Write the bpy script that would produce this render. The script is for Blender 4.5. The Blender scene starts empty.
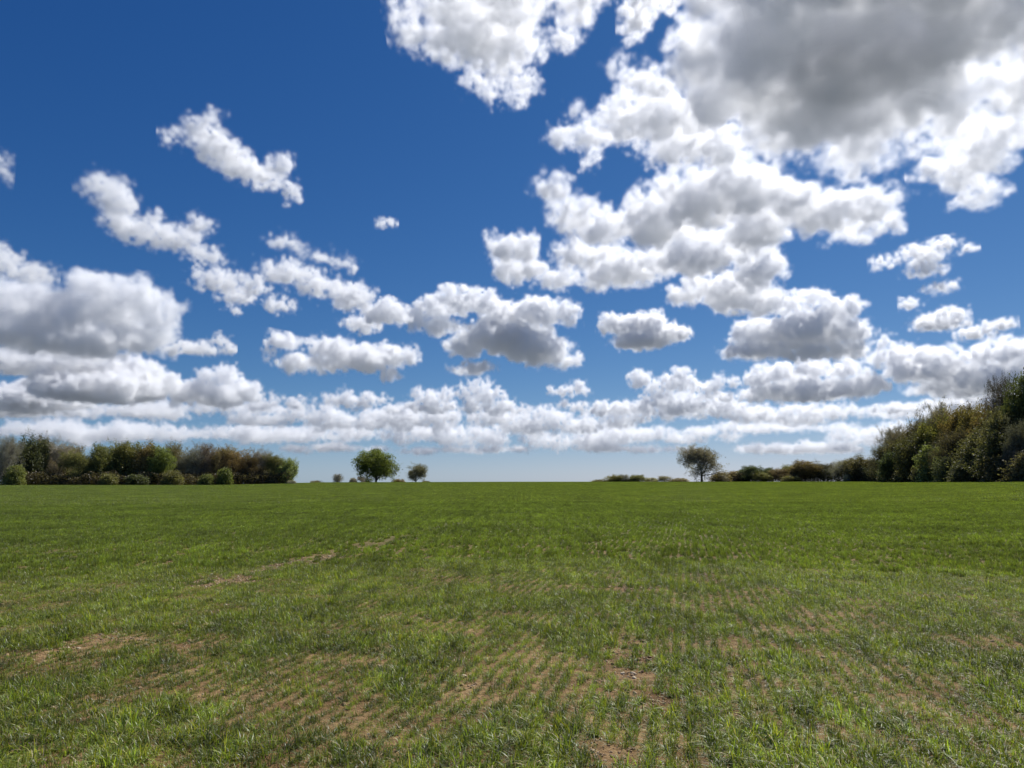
import bpy, math, random
import numpy as np
from mathutils import Vector

sc = bpy.context.scene
COL = sc.collection
R = math.radians
F = 739.6                      # focal length in pixels (26 mm on 36 mm, 1024 wide)
EYE_Y = 483.5                  # row of the eye-level horizon
P = math.atan((EYE_Y - 384) / F)
EYE = 1.6
SUN_AZ, SUN_EL = 38.0, 50.0


def ray(x, y):
    vx, vz = (x - 512) / F, -(y - 384) / F
    c, s = math.cos(P), math.sin(P)
    return Vector((vx, c - vz * s, s + vz * c)).normalized()


def link(o, parent=None):
    COL.objects.link(o)
    if parent:
        o.parent = parent
    return o


# ---------------------------------------------------------------- terrain
def smooth(t):
    t = np.clip(t, 0, 1)
    return t * t * (3 - 2 * t)


AZK = np.array([-180, -60, -36, -22, -14, 0, 20, 26.5, 30, 35, 42, 60, 180.0])
DCK = np.array([250, 250, 250, 270, 300, 310, 310, 285, 215, 150, 125, 125, 250.0])
RIS = np.array([0.6, 0.2, -1.4, -1.2, 0.9, 1.5, 1.5, 1.5, 1.3, 1.0, 1.0, 1.0, 0.6])


def ground_z(x, y):
    x = np.asarray(x, float); y = np.asarray(y, float)
    d = np.hypot(x, y)
    az = np.degrees(np.arctan2(x, y))
    dc = np.interp(az, AZK, DCK)
    zc = EYE + np.interp(az, AZK, RIS) / F * dc
    t = d / dc
    up = zc * smooth(t * 0.94) / smooth(np.array(0.94))
    down = zc - np.clip(d - dc, 0, None) ** 1.15 * 0.02
    z = np.where(t <= 1, up, down)
    return np.maximum(z, -14.0)


def gz(x, y):
    return float(ground_z(x, y))


def at(px, d):
    r = ray(px, EYE_Y)
    h = math.hypot(r.x, r.y)
    return r.x / h * d, r.y / h * d


# ---------------------------------------------------------------- 2-D noise
def vnoise(x, y, seed):
    xi = np.floor(x).astype(np.int64); yi = np.floor(y).astype(np.int64)
    fx = x - xi; fy = y - yi
    fx = fx * fx * (3 - 2 * fx); fy = fy * fy * (3 - 2 * fy)

    def h(a, b):
        n = (a * 374761393 + b * 668265263 + seed * 144665) & 0x7fffffff
        n = ((n ^ (n >> 13)) * 1274126177) & 0x7fffffff
        return ((n ^ (n >> 16)) & 0xffff) / 65535.0
    return (h(xi, yi) * (1 - fx) + h(xi + 1, yi) * fx) * (1 - fy) + (h(xi, yi + 1) * (1 - fx) + h(xi + 1, yi + 1) * fx) * fy


def fbm2(x, y, sc_, octs, seed):
    v = 0; a = 1; t = 0
    for k in range(octs):
        v = v + a * vnoise(x * sc_, y * sc_, seed + k * 17); t += a
        a *= 0.5; sc_ *= 2.03
    return v / t


ROW_AZ = R(13.0)


def to_rows(x, y):
    c, s = math.cos(ROW_AZ), math.sin(ROW_AZ)
    return x * c - y * s, x * s + y * c       # across the rows, along the rows


# wheel tracks as ground lines: (x0, y0, x1, y1, half width, strength)
TRACKS = [(-5.9, 5.0, -2.0, 30, 0.42, 0.42), (-2.0, 30, 9, 110, 0.34, 0.14),
          (0.55, 4.0, 4.6, 30, 0.24, 0.22), (-22.0, 20, -15, 75, 0.5, 0.27), (34, 30, 44, 66, 0.5, 0.30),
          (1.4, 4.0, 14, 60, 0.2, 0.10)]


def bareness(x, y):
    """0 = full crop, 1 = bare soil"""
    n = fbm2(x + 40, y + 11, 0.55, 5, 3)
    n2 = fbm2(x, y, 2.3, 3, 91)
    n3 = fbm2(x, y, 7.0, 2, 191)
    b = 0.34 * n + 0.32 * n2 + 0.34 * n3
    d = np.hypot(x, y)
    base = np.interp(d, [3, 5, 8, 13, 22, 60], [-.115, -0.125, -0.13, -0.135, -0.135, -0.18])
    base = base - 0.05 * smooth((x / np.maximum(d, 1) - 0.2) / 0.3) + .03 * smooth((-x / np.maximum(d, 1) - .1) / .4)
    b = b + base
    for (x0, y0, x1, y1, hw, st) in TRACKS:
        L = math.hypot(x1 - x0, y1 - y0); ux, uy = (x1 - x0) / L, (y1 - y0) / L
        t = (x - x0) * ux + (y - y0) * uy
        w = np.abs(-(x - x0) * uy + (y - y0) * ux + (n2 - .5) * 0.5)
        m = np.exp(-(w / hw) ** 2) * smooth((t + 1) / 2) * smooth((L - t + 2) / 4)
        b = b + m * st * (.35 + 1.3 * np.clip(n3 * 2 - .6, 0, 1)) * (0.15 + 0.85 * smooth((n - 0.36) / 0.22))
    return smooth((b - 0.52) / 0.11)


# ---------------------------------------------------------------- material helpers
class NT:
    def __init__(s, tree):
        s.t = tree

    def n(s, typ, **kw):
        nd = s.t.nodes.new(typ)
        for k, v in kw.items():
            if hasattr(nd, k) and k not in nd.inputs:
                setattr(nd, k, v)
        return nd

    def l(s, a, b):
        s.t.links.new(a, b)

    def math(s, op, a, b=0.0, c=0.0):
        nd = s.t.nodes.new('ShaderNodeMath'); nd.operation = op
        for i, v in enumerate((a, b, c)):
            if isinstance(v, (int, float)):
                nd.inputs[i].default_value = v
            else:
                s.l(v, nd.inputs[i])
        return nd.outputs[0]

    def mix(s, f, a, b, blend='MIX'):
        nd = s.t.nodes.new('ShaderNodeMix'); nd.data_type = 'RGBA'; nd.blend_type = blend
        for sock, v in ((nd.inputs[0], f), (nd.inputs[6], a), (nd.inputs[7], b)):
            if isinstance(v, (int, float)):
                sock.default_value = v
            elif isinstance(v, tuple):
                sock.default_value = v if len(v) == 4 else v + (1,)
            else:
                s.l(v, sock)
        return nd.outputs[2]

    def noise(s, vec, scale, detail=3, rough=.5):
        nd = s.t.nodes.new('ShaderNodeTexNoise')
        nd.inputs['Scale'].default_value = scale; nd.inputs['Detail'].default_value = detail
        nd.inputs['Roughness'].default_value = rough
        if vec is not None:
            s.l(vec, nd.inputs['Vector'])
        return nd.outputs[0]

    def ramp(s, f, a, b, c=0.0, d=1.0):
        nd = s.t.nodes.new('ShaderNodeMapRange'); nd.interpolation_type = 'SMOOTHSTEP'
        s.l(f, nd.inputs[0])
        for i, v in enumerate((a, b, c, d)):
            nd.inputs[i + 1].default_value = v
        return nd.outputs[0]


def new_mat(name):
    m = bpy.data.materials.new(name); m.use_nodes = True
    t = NT(m.node_tree)
    for x in list(m.node_tree.nodes):
        if x.type != 'OUTPUT_MATERIAL':
            m.node_tree.nodes.remove(x)
    return m, t, m.node_tree.nodes['Material Output']


def leaf_material(name, gloss, transl, obj_color=False, base=(0.07, 0.12, 0.03), vary=0.35, tcol=(1.25, 1.35, .55)):
    """two-sided leaf: diffuse + translucent + a little gloss; per-face attribute 'tone' varies it"""
    m, t, out = new_mat(name)
    at_ = t.n('ShaderNodeAttribute'); at_.attribute_name = 'tone'
    if obj_color:
        oi = t.n('ShaderNodeObjectInfo'); col = oi.outputs['Color']
    else:
        rgb = t.n('ShaderNodeRGB'); rgb.outputs[0].default_value = base + (1,); col = rgb.outputs[0]
    k = t.math('MULTIPLY_ADD', at_.outputs['Fac'], 2 * vary, 1 - vary)
    if not obj_color:                      # uneven vigour of the crop over the field
        gp = t.n('ShaderNodeNewGeometry').outputs['Position']
        k = t.math('MULTIPLY', k, t.ramp(t.noise(gp, .22, 4, .6), .3, .7, .78, 1.2))
        k = t.math('MULTIPLY', k, t.ramp(t.noise(gp, 3.2, 5, .8), .34, .66, .55, 1.42))
        mp = t.n('ShaderNodeMapping'); mp.inputs['Rotation'].default_value = (0, 0, R(13)); mp.inputs['Scale'].default_value = (7.4, .35, 1)
        t.l(gp, mp.inputs['Vector'])       # drill rows that came up better or worse
        k = t.math('MULTIPLY', k, t.ramp(t.noise(mp.outputs[0], .55, 2, .6), .35, .65, .8, 1.2))
    comb = t.n('ShaderNodeCombineColor')
    for i in range(3):
        t.l(k, comb.inputs[i])
    col = t.mix(1.0, col, comb.outputs[0], 'MULTIPLY')
    d = t.n('ShaderNodeBsdfDiffuse'); t.l(col, d.inputs[0])
    tr = t.n('ShaderNodeBsdfTranslucent'); t.l(t.mix(1.0, col, tcol, 'MULTIPLY'), tr.inputs[0])
    mx = t.n('ShaderNodeMixShader'); mx.inputs[0].default_value = transl
    t.l(d.outputs[0], mx.inputs[1]); t.l(tr.outputs[0], mx.inputs[2])
    g = t.n('ShaderNodeBsdfGlossy'); g.inputs['Roughness'].default_value = .5; g.inputs[0].default_value = (1, 1, 1, 1)
    m2 = t.n('ShaderNodeMixShader'); m2.inputs[0].default_value = gloss
    t.l(mx.outputs[0], m2.inputs[1]); t.l(g.outputs[0], m2.inputs[2])
    t.l(m2.outputs[0], out.inputs[0])
    return m


# ---------------------------------------------------------------- ground sheet
def make_ground():
    rad = np.concatenate([[0], np.geomspace(0.6, 60, 150), np.linspace(62, 420, 150), np.geomspace(430, 60000, 50)])
    na = 360
    a = np.linspace(0, 2 * math.pi, na, endpoint=False)
    RR, AA = np.meshgrid(rad[1:], a, indexing='ij')
    x = (RR * np.sin(AA)).ravel(); y = (RR * np.cos(AA)).ravel()
    z = ground_z(x, y)
    near = np.exp(-(np.hypot(x, y) / 60) ** 2)
    z = z + near * ((fbm2(x, y, .9, 3, 5) - .5) * .07 + (fbm2(x, y, 6, 2, 8) - .5) * .018)
    co = np.concatenate([[[0, 0, gz(0, 0)]], np.stack([x, y, z], 1)])
    b = bareness(co[:, 0], co[:, 1])
    faces = []
    nr = len(rad) - 1
    for j in range(na):
        faces.append((0, 1 + (j + 1) % na, 1 + j))
    for i in range(nr - 1):
        o0 = 1 + i * na; o1 = o0 + na
        for j in range(na):
            k = (j + 1) % na
            faces.append((o0 + j, o0 + k, o1 + k, o1 + j))
    me = bpy.data.meshes.new('ground'); me.from_pydata(co.tolist(), [], faces)
    me.polygons.foreach_set('use_smooth', [True] * len(faces))
    o = link(bpy.data.objects.new('ground', me)); o['kind'] = 'structure'
    m, t, out = new_mat('field_soil')
    tc = t.n('ShaderNodeTexCoord'); pos = tc.outputs['Object']
    ln = t.t.nodes.new('ShaderNodeVectorMath'); ln.operation = 'LENGTH'; t.l(pos, ln.inputs[0])
    dist = ln.outputs['Value']
    n1 = t.noise(pos, 1.1, 5, .6); n2 = t.noise(pos, 14, 6, .7); n3 = t.noise(pos, 70, 3, .6)
    soil = t.mix(t.ramp(n1, .35, .65), (.21, .122, .052), (.38, .25, .115))
    soil = t.mix(t.ramp(n2, .42, .6), t.mix(1.0, soil, (.62, .58, .55), 'MULTIPLY'), soil)
    vo = t.t.nodes.new('ShaderNodeTexVoronoi'); vo.inputs['Scale'].default_value = 26; t.l(pos, vo.inputs['Vector'])
    clod = t.ramp(vo.outputs['Distance'], .25, .0)
    soil = t.mix(t.math('MULTIPLY', clod, .35), soil, (.52, .40, .24))
    # thin weeds and seedlings seen as cover between the plants, then full cover far off
    green = t.mix(t.ramp(t.noise(pos, .35, 4), .3, .7), (.070, .095, .022), (.10, .12, .028))
    # beyond the crest: a patchwork of woods and fields, bluish haze put into its colour
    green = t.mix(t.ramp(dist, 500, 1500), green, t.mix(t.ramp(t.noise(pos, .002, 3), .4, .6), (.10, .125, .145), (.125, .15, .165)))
    cover = t.math('MULTIPLY', t.ramp(dist, 8, 32), .92)
    col = t.mix(cover, soil, green)
    pb = t.n('ShaderNodeBsdfPrincipled'); t.l(col, pb.inputs['Base Color'])
    pb.inputs['Roughness'].default_value = .92; pb.inputs['Specular IOR Level'].default_value = .15
    bp = t.n('ShaderNodeBump'); bp.inputs['Strength'].default_value = .9; bp.inputs['Distance'].default_value = .03
    h = t.math('ADD', t.math('MULTIPLY', n2, 1.2), t.math('ADD', t.math('MULTIPLY', n3, .35), t.math('MULTIPLY', clod, .5)))
    t.l(h, bp.inputs['Height']); t.l(bp.outputs[0], pb.inputs['Normal'])
    t.l(pb.outputs[0], out.inputs[0])
    me.materials.append(m)


# ---------------------------------------------------------------- crop grass
def raw_mesh(name, co, loops, sizes, tone=None, mat=None, smooth_=False):
    me = bpy.data.meshes.new(name)
    co = np.asarray(co, np.float32); loops = np.asarray(loops, np.int32); sizes = np.asarray(sizes, np.int32)
    me.vertices.add(len(co)); me.vertices.foreach_set('co', co.ravel())
    me.loops.add(len(loops)); me.loops.foreach_set('vertex_index', loops)
    me.polygons.add(len(sizes))
    me.polygons.foreach_set('loop_start', np.concatenate([[0], np.cumsum(sizes)[:-1]]).astype(np.int32))
    me.polygons.foreach_set('loop_total', sizes)
    me.update(calc_edges=True)
    if tone is not None:
        a = me.attributes.new('tone', 'FLOAT', 'FACE'); a.data.foreach_set('value', np.asarray(tone, np.float32))
    if smooth_:
        me.polygons.foreach_set('use_smooth', np.ones(len(sizes), bool))
    if mat:
        me.materials.append(mat)
    return me


def blades(rs, base, n, hmin, hmax, width, spread, segs=3, lean=.6):
    """n blades rooted round the points of base; returns arrays"""
    bi = rs.randint(0, len(base), n)
    root = base[bi] + np.c_[rs.normal(0, spread, (n, 2)), np.zeros(n)]
    az = rs.uniform(0, 2 * math.pi, n); out = np.c_[np.cos(az), np.sin(az), np.zeros(n)]
    side = np.c_[-np.sin(az), np.cos(az), np.zeros(n)]
    tw = rs.uniform(-.7, .7, n)
    side = side * np.cos(tw)[:, None] + out * np.sin(tw)[:, None]
    h = rs.uniform(hmin, hmax, n); ln = np.abs(rs.normal(lean * .55, lean * .4, n)); w = width * rs.uniform(.7, 1.25, n)
    V = []
    for k in range(segs + 1):
        t = k / segs
        droop = np.maximum(ln - .45, 0)
        c = root + out * (ln * h * t ** 1.7)[:, None] + np.array([0, 0, 1.0]) * (h * (t - (.28 * ln + .5 * droop) * t ** 2.5))[:, None]
        ww = w * (1 - t ** 2.2) * .5 + .0003
        if k == segs:
            V.append(c[:, None, :])
        else:
            V.append(np.stack([c - side * ww[:, None], c + side * ww[:, None]], 1))
    V = np.concatenate(V, 1)             # n, 2*segs+1, 3
    m = 2 * segs + 1
    base_i = (np.arange(n) * m)[:, None]
    loops = []; sizes = []
    pat = []
    for k in range(segs - 1):
        pat += [2 * k, 2 * k + 1, 2 * k + 3, 2 * k + 2]; sizes.append(4)
    pat += [2 * segs - 2, 2 * segs - 1, 2 * segs]; sizes.append(3)
    loops = (base_i + np.array(pat)).ravel()
    tone = np.repeat(rs.uniform(0, 1, n), segs)
    return V.reshape(-1, 3), loops, np.tile(sizes, n), tone


def instancer(name, pts, rot, scl, idx, sources, label):
    """one object whose geometry nodes place the source plants at the given points"""
    me = bpy.data.meshes.new(name)
    me.vertices.add(len(pts)); me.vertices.foreach_set('co', np.asarray(pts, np.float32).ravel())
    for nm, typ, arr in (('rot', 'FLOAT_VECTOR', rot), ('scl', 'FLOAT_VECTOR', scl)):
        a = me.attributes.new(nm, typ, 'POINT'); a.data.foreach_set('vector', np.asarray(arr, np.float32).ravel())
    a = me.attributes.new('pick', 'INT', 'POINT'); a.data.foreach_set('value', np.asarray(idx, np.int32))
    o = link(bpy.data.objects.new(name, me))
    o['kind'] = 'stuff'; o['label'] = label; o['category'] = 'grass'
    g = bpy.data.node_groups.new(name + '_scatter', 'GeometryNodeTree')
    g.interface.new_socket('Geometry', in_out='INPUT', socket_type='NodeSocketGeometry')
    g.interface.new_socket('Geometry', in_out='OUTPUT', socket_type='NodeSocketGeometry')
    N = g.nodes; L = g.links
    gi = N.new('NodeGroupInput'); go = N.new('NodeGroupOutput')
    iop = N.new('GeometryNodeInstanceOnPoints'); L.new(gi.outputs[0], iop.inputs['Points'])
    j = N.new('GeometryNodeGeometryToInstance')
    for s in reversed(sources):
        oi = N.new('GeometryNodeObjectInfo'); oi.inputs['Object'].default_value = s
        L.new(oi.outputs['Geometry'], j.inputs[0])
    L.new(j.outputs[0], iop.inputs['Instance']); iop.inputs['Pick Instance'].default_value = True

    def attr(nm, typ):
        n = N.new('GeometryNodeInputNamedAttribute'); n.data_type = typ; n.inputs[0].default_value = nm
        return n.outputs[0]
    L.new(attr('pick', 'INT'), iop.inputs['Instance Index'])
    er = N.new('FunctionNodeEulerToRotation'); L.new(attr('rot', 'FLOAT_VECTOR'), er.inputs[0])
    L.new(er.outputs[0], iop.inputs['Rotation'])
    L.new(attr('scl', 'FLOAT_VECTOR'), iop.inputs['Scale'])
    L.new(iop.outputs[0], go.inputs[0])
    md = o.modifiers.new('scatter', 'NODES'); md.node_group = g
    return o


def wedge_points(rs, d0, d1, azmax, cell_across, cell_along, jit, jal):
    """row-aligned lattice points within a wedge in front of the camera"""
    u = np.arange(-d1, d1, cell_across); v = np.arange(-d1 * .4, d1 * 1.1, cell_along)
    n_ = len(u) * len(v)
    U, Vv = np.meshgrid(u, v, indexing='ij')
    U = U.ravel() + rs.normal(0, jit, n_); Vv = Vv.ravel() + rs.uniform(-.5, .5, n_) * jal
    c, s = math.cos(ROW_AZ), math.sin(ROW_AZ)
    x = U * c + Vv * s; y = -U * s + Vv * c
    d = np.hypot(x, y); az = np.degrees(np.arctan2(x, y))
    k = (d >= d0) & (d < d1) & (np.abs(az) < azmax)
    return x[k], y[k]


def make_grass():
    rs = np.random.RandomState(7)
    mats = [leaf_material('crop_leaf', .05, .5, base=(.168, .212, .032), vary=.55),
            leaf_material('crop_leaf_yellow', .02, .45, base=(.25, .245, .035), vary=.4),
            leaf_material('straw', .03, .3, base=(.42, .34, .18), vary=.3, tcol=(1, .95, .8))]
    srcs = []

    def src(name, parts):
        co = []; lo = []; sz = []; tn = []; mi = []; off = 0
        for (a, b, c, d), mm in parts:
            co.append(a); lo.append(b + off); sz.append(c); tn.append(d); mi.append(np.full(len(c), mm)); off += len(a)
        me = raw_mesh(name, np.concatenate(co), np.concatenate(lo), np.concatenate(sz), np.concatenate(tn))
        for m in mats:
            me.materials.append(m)
        me.polygons.foreach_set('material_index', np.concatenate(mi).astype(np.int32))
        return bpy.data.objects.new(name, me)
    zero = np.zeros((1, 3))
    # near: single tillering plants
    near = []
    for k in range(8):
        n = int(rs.randint(12, 20))
        parts = [(blades(rs, zero, n, .035, .09, .0038, .020, 4, 1.7), 0)]
        if k % 2:
            parts.append((blades(rs, zero, 4, .05, .11, .0042, .014, 4, 1.5), 1))
        if k % 4 == 0:
            parts.append((blades(rs, zero, 2, .04, .10, .004, .012, 3, 1.6), 2))
        near.append(src('crop_plant', parts))
    x, y = wedge_points(rs, 2.6, 16, 46, .125, .022, .021, .04)
    b = bareness(x, y)
    clump = fbm2(x, y, 5.5, 2, 44)
    p = (1 - b) * (.68 + .8 * smooth((clump - .22) / .4)) + .07
    d = np.hypot(x, y)
    p *= np.interp(d, [4, 16], [.85, 1.0])
    k = rs.uniform(0, 1, len(x)) < p
    x, y, b, clump = x[k], y[k], b[k], clump[k]
    n = len(x)
    s = rs.uniform(.65, 1.2, n) * (1 - .35 * b) * (.72 + .6 * clump)
    s *= .78 + .5 * smooth((fbm2(x, y, 1.3, 2, 23) - .35) / .3)
    z = ground_z(x, y) + (fbm2(x, y, .9, 3, 5) - .5) * .07 * np.exp(-(np.hypot(x, y) / 60) ** 2)
    instancer('crop_grass', np.c_[x, y, z - .006],
              np.c_[rs.normal(0, .16, (n, 2)), rs.uniform(0, 6.28, n)], np.c_[s, s, s * rs.uniform(.8, 1.2, n)],
              rs.randint(0, 8, n), near, 'short green cereal seedlings growing in thin rows near the camera')
    print('near plants', n)
    # middle: short pieces of row
    mid = []
    for k in range(6):
        bp = np.c_[rs.normal(0, .011, 26), rs.uniform(-.16, .16, 26), np.zeros(26)]
        parts = [(blades(rs, bp, 120, .05, .125, .0065, .008, 2, .8), 0), (blades(rs, bp, 26, .05, .11, .0075, .010, 2, 1.2), 1),
                 (blades(rs, bp, 7, .04, .09, .006, .012, 2, 1.5), 2)]
        mid.append(src('crop_row_piece', parts))
    x, y = wedge_points(rs, 15.2, 58, 44, .15, .27, .024, .2)
    b = bareness(x, y); cl = fbm2(x, y, 1.2, 3, 60)
    k = rs.uniform(0, 1, len(x)) < np.clip(1.02 - 1.0 * b, 0, 1) * (.74 + .5 * smooth((cl - .2) / .4))
    x, y, b = x[k], y[k], b[k]; n = len(x); s = rs.uniform(.75, 1.25, n)
    z = ground_z(x, y)
    instancer('crop_rows', np.c_[x, y, z - .01],
              np.c_[rs.normal(0, .05, (n, 2)), -ROW_AZ + rs.normal(0, .25, n) + math.pi * rs.randint(0, 2, n)],
              np.c_[s, np.ones(n), s * rs.uniform(.6, 1.2, n) * (.6 + .8 * fbm2(x, y, 2.2, 2, 77))],
              rs.randint(0, 6, n), mid, 'green cereal crop in the middle of the field')
    print('mid', n)
    far = []
    for k in range(5):
        bx = (rs.randint(0, 9, 420) - 4) * .17 + rs.normal(0, .022, 420)
        bp = np.c_[bx, rs.uniform(-.8, .8, 420), np.zeros(420)]
        parts = [(blades(rs, bp, 640, .06, .15, .014, .012, 2, .8), 0), (blades(rs, bp, 210, .05, .13, .016, .02, 2, 1.1), 1),
                 (blades(rs, bp, 22, .04, .09, .014, .02, 2, 1.5), 2)]
        far.append(src('crop_patch', parts))
    x, y = wedge_points(rs, 56, 330, 43, 1.53, 1.5, .035, .3)
    dc = np.interp(np.degrees(np.arctan2(x, y)), AZK, DCK)
    b = bareness(x, y)
    k = (np.hypot(x, y) < dc + 14) & (rs.uniform(0, 1, len(x)) > .8 * b)
    x, y = x[k], y[k]; n = len(x)
    z = ground_z(x, y)
    instancer('crop_far_rows', np.c_[x, y, z - .012],
              np.c_[np.zeros((n, 2)), -ROW_AZ + math.pi * rs.randint(0, 2, n)],
              np.c_[np.ones(n), np.ones(n), rs.uniform(.8, 1.25, n)],
              rs.randint(0, 5, n), far, 'green cereal crop reaching to the crest of the field')
    print('far', n)
    # flints and clods on the bare patches
    sm, t, out = new_mat('flint')
    pb = t.n('ShaderNodeBsdfPrincipled'); at_ = t.n('ShaderNodeAttribute'); at_.attribute_name = 'tone'
    oi = t.n('ShaderNodeObjectInfo')
    t.l(t.mix(t.ramp(oi.outputs['Random'], .55, 1.0), (.30, .195, .095), (.58, .47, .32)), pb.inputs['Base Color'])
    pb.inputs['Roughness'].default_value = .85
    t.l(pb.outputs[0], out.inputs[0])
    st = []
    for k in range(5):
        import bmesh
        bm = bmesh.new(); bmesh.ops.create_icosphere(bm, subdivisions=2, radius=1)
        for v in bm.verts:
            v.co *= 1 + .28 * math.sin(v.co.x * 3 + k * 2) * math.cos(v.co.y * 4 - k) + rs.uniform(-.12, .12)
            v.co.z *= .62
        me = bpy.data.meshes.new('flint'); bm.to_mesh(me); bm.free(); me.materials.append(sm)
        st.append(bpy.data.objects.new('flint', me))
    m = 260000
    dd = np.sqrt(rs.uniform(2.6 ** 2, 17 ** 2, m)); aa = rs.uniform(-R(44), R(44), m)
    x = dd * np.sin(aa); y = dd * np.cos(aa)
    k = rs.uniform(0, 1, m) < (.10 + .9 * bareness(x, y))
    x, y = x[k], y[k]; n = len(x)
    s = np.clip(.0052 * np.exp(rs.normal(0, .65, n)), .0018, .028)
    z = ground_z(x, y) + (fbm2(x, y, .9, 3, 5) - .5) * .07 * np.exp(-(np.hypot(x, y) / 60) ** 2)
    o = instancer('stones', np.c_[x, y, z + s * .1], rs.uniform(0, 6.28, (n, 3)) * np.array([.1, .1, 1]),
                  np.c_[s, s * rs.uniform(.7, 1.3, n), s], rs.randint(0, 5, n), st,
                  'small pale flints and soil clods on the bare patches')
    o['category'] = 'gravel'
    print('stones', n)


# ---------------------------------------------------------------- trees
BARK = None


def make_bark():
    global BARK
    m, t, out = new_mat('bark')
    tc = t.n('ShaderNodeTexCoord')
    n = t.noise(tc.outputs['Object'], 6, 5, .65)
    pb = t.n('ShaderNodeBsdfPrincipled')
    t.l(t.mix(t.ramp(n, .35, .65), (.055, .045, .035), (.15, .125, .10)), pb.inputs['Base Color'])
    pb.inputs['Roughness'].default_value = .9
    t.l(pb.outputs[0], out.inputs[0])
    BARK = m


def grow(rs, H, kind):
    """returns branch segments (p0, p1, r0, r1) and twig-end points with direction"""
    segs = []; tips = []

    def branch(p, d, L, r, lev, maxlev):
        nseg = 4 if lev < 2 else 3
        pts = [p]
        dd = d.copy()
        for i in range(nseg):
            dd = dd + rs.normal(0, .16 if lev else .05, 3) + np.array([0, 0, .07 if lev < 3 else .02])
            dd /= np.linalg.norm(dd)
            q = pts[-1] + dd * L / nseg
            segs.append((pts[-1], q, r * (1 - .5 * i / nseg), r * (1 - .5 * (i + 1) / nseg)))
            pts.append(q)
        if lev >= maxlev:
            tips.append((pts[-1], dd, L)); tips.append((pts[-2], dd, L)); return
        nch = {0: rs.randint(6, 9), 1: rs.randint(4, 6), 2: rs.randint(4, 6), 3: rs.randint(3, 5)}.get(lev, 3)
        for c in range(nch):
            t = (.25 + .75 * (c + rs.uniform(.2, 1)) / nch) if lev else (.32 + .68 * (c + .8) / nch)
            t = min(t, 1.0)
            k = min(int(t * nseg), nseg - 1); f = t * nseg - k
            q = pts[k] * (1 - f) + pts[k + 1] * f
            axis = pts[k + 1] - pts[k]; axis /= np.linalg.norm(axis)
            a = rs.normal(0, 1, 3); a -= a.dot(axis) * axis; a /= np.linalg.norm(a)
            ang = rs.uniform(.55, 1.1) if lev else rs.uniform(.7, 1.25) * (1.15 - .6 * t)
            nd = axis * math.cos(ang) + a * math.sin(ang)
            if lev:
                nd[2] = nd[2] * .8 + .10
            nd /= np.linalg.norm(nd)
            ll = L * (rs.uniform(.55, .8) if lev else rs.uniform(.62, .85) * (1.05 - .35 * abs(t - .6)))
            branch(q, nd, ll, r * (.42 if lev else .5) * rs.uniform(.8, 1.1), lev + 1, maxlev)
        tips.append((pts[-1], dd, L))
    branch(np.array([0., 0, 0]), np.array([0, 0, 1.]), H * .62, H * .028, 0, 4)
    return segs, tips


def tube_mesh(name, segs, mat):
    S = len(segs)
    p0 = np.array([s[0] for s in segs]); p1 = np.array([s[1] for s in segs])
    r0 = np.array([s[2] for s in segs]); r1 = np.array([s[3] for s in segs])
    d = p1 - p0; d /= np.linalg.norm(d, axis=1, keepdims=True) + 1e-9
    ref = np.where(np.abs(d[:, 2:3]) > .9, np.array([[1., 0, 0]]), np.array([[0, 0, 1.]]))
    u = np.cross(d, ref); u /= np.linalg.norm(u, axis=1, keepdims=True); v = np.cross(d, u)
    K = 5
    V = []
    for (p, r) in ((p0, r0), (p1, r1)):
        for k in range(K):
            a = 2 * math.pi * k / K
            V.append(p + (u * math.cos(a) + v * math.sin(a)) * r[:, None])
    V = np.stack(V, 1)
    pat = []
    for k in range(K):
        k2 = (k + 1) % K
        pat += [k, k2, K + k2, K + k]
    loops = ((np.arange(S) * 2 * K)[:, None] + np.array(pat)).ravel()
    return raw_mesh(name, V.reshape(-1, 3), loops, np.full(S * K, 4), None, mat, True)


def cards(rs, cen, size, mat, name, elong=1.0, dirs=None, tone=None, extra=None):
    n = len(cen)
    a = rs.normal(0, 1, (n, 3)) if dirs is None else dirs + rs.normal(0, .45, (n, 3))
    a /= np.linalg.norm(a, axis=1, keepdims=True)
    b = rs.normal(0, 1, (n, 3)); b -= (b * a).sum(1, keepdims=True) * a; b /= np.linalg.norm(b, axis=1, keepdims=True)
    c = np.cross(a, b)
    sz = size * rs.uniform(.6, 1.4, n)
    L = a * (sz * elong)[:, None]; Wd = b * (sz)[:, None]
    k1 = rs.uniform(.5, 1, (n, 1)); k2 = rs.uniform(.5, 1, (n, 1))
    bend = c * (sz * .35)[:, None]
    V = np.stack([cen - L, cen + Wd * k1 - L * .2 + bend, cen + L, cen - Wd * k2 + L * .15 + bend], 1).reshape(-1, 3)
    loops = np.arange(4 * n); sizes = np.full(n, 4)
    if extra is not None:
        ev, el, es, et = extra
        loops = np.concatenate([loops, el + len(V)]); V = np.concatenate([V, ev]); sizes = np.concatenate([sizes, es])
        tone = np.concatenate([tone, et])
    return raw_mesh(name, V, loops, sizes, tone, mat)


def twigs(rs, p, d, L, w):
    """thin tapering triangles"""
    n = len(p)
    d = d + rs.normal(0, .5, (n, 3)); d /= np.linalg.norm(d, axis=1, keepdims=True)
    s = rs.normal(0, 1, (n, 3)); s -= (s * d).sum(1, keepdims=True) * d; s /= np.linalg.norm(s, axis=1, keepdims=True)
    q = p + d * (L * rs.uniform(.6, 1.3, n))[:, None]
    V = np.stack([p - s * w, p + s * w, q], 1).reshape(-1, 3)
    return V, np.arange(3 * n), np.full(n, 3), rs.uniform(.2, .8, n)


LIB = {}


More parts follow.
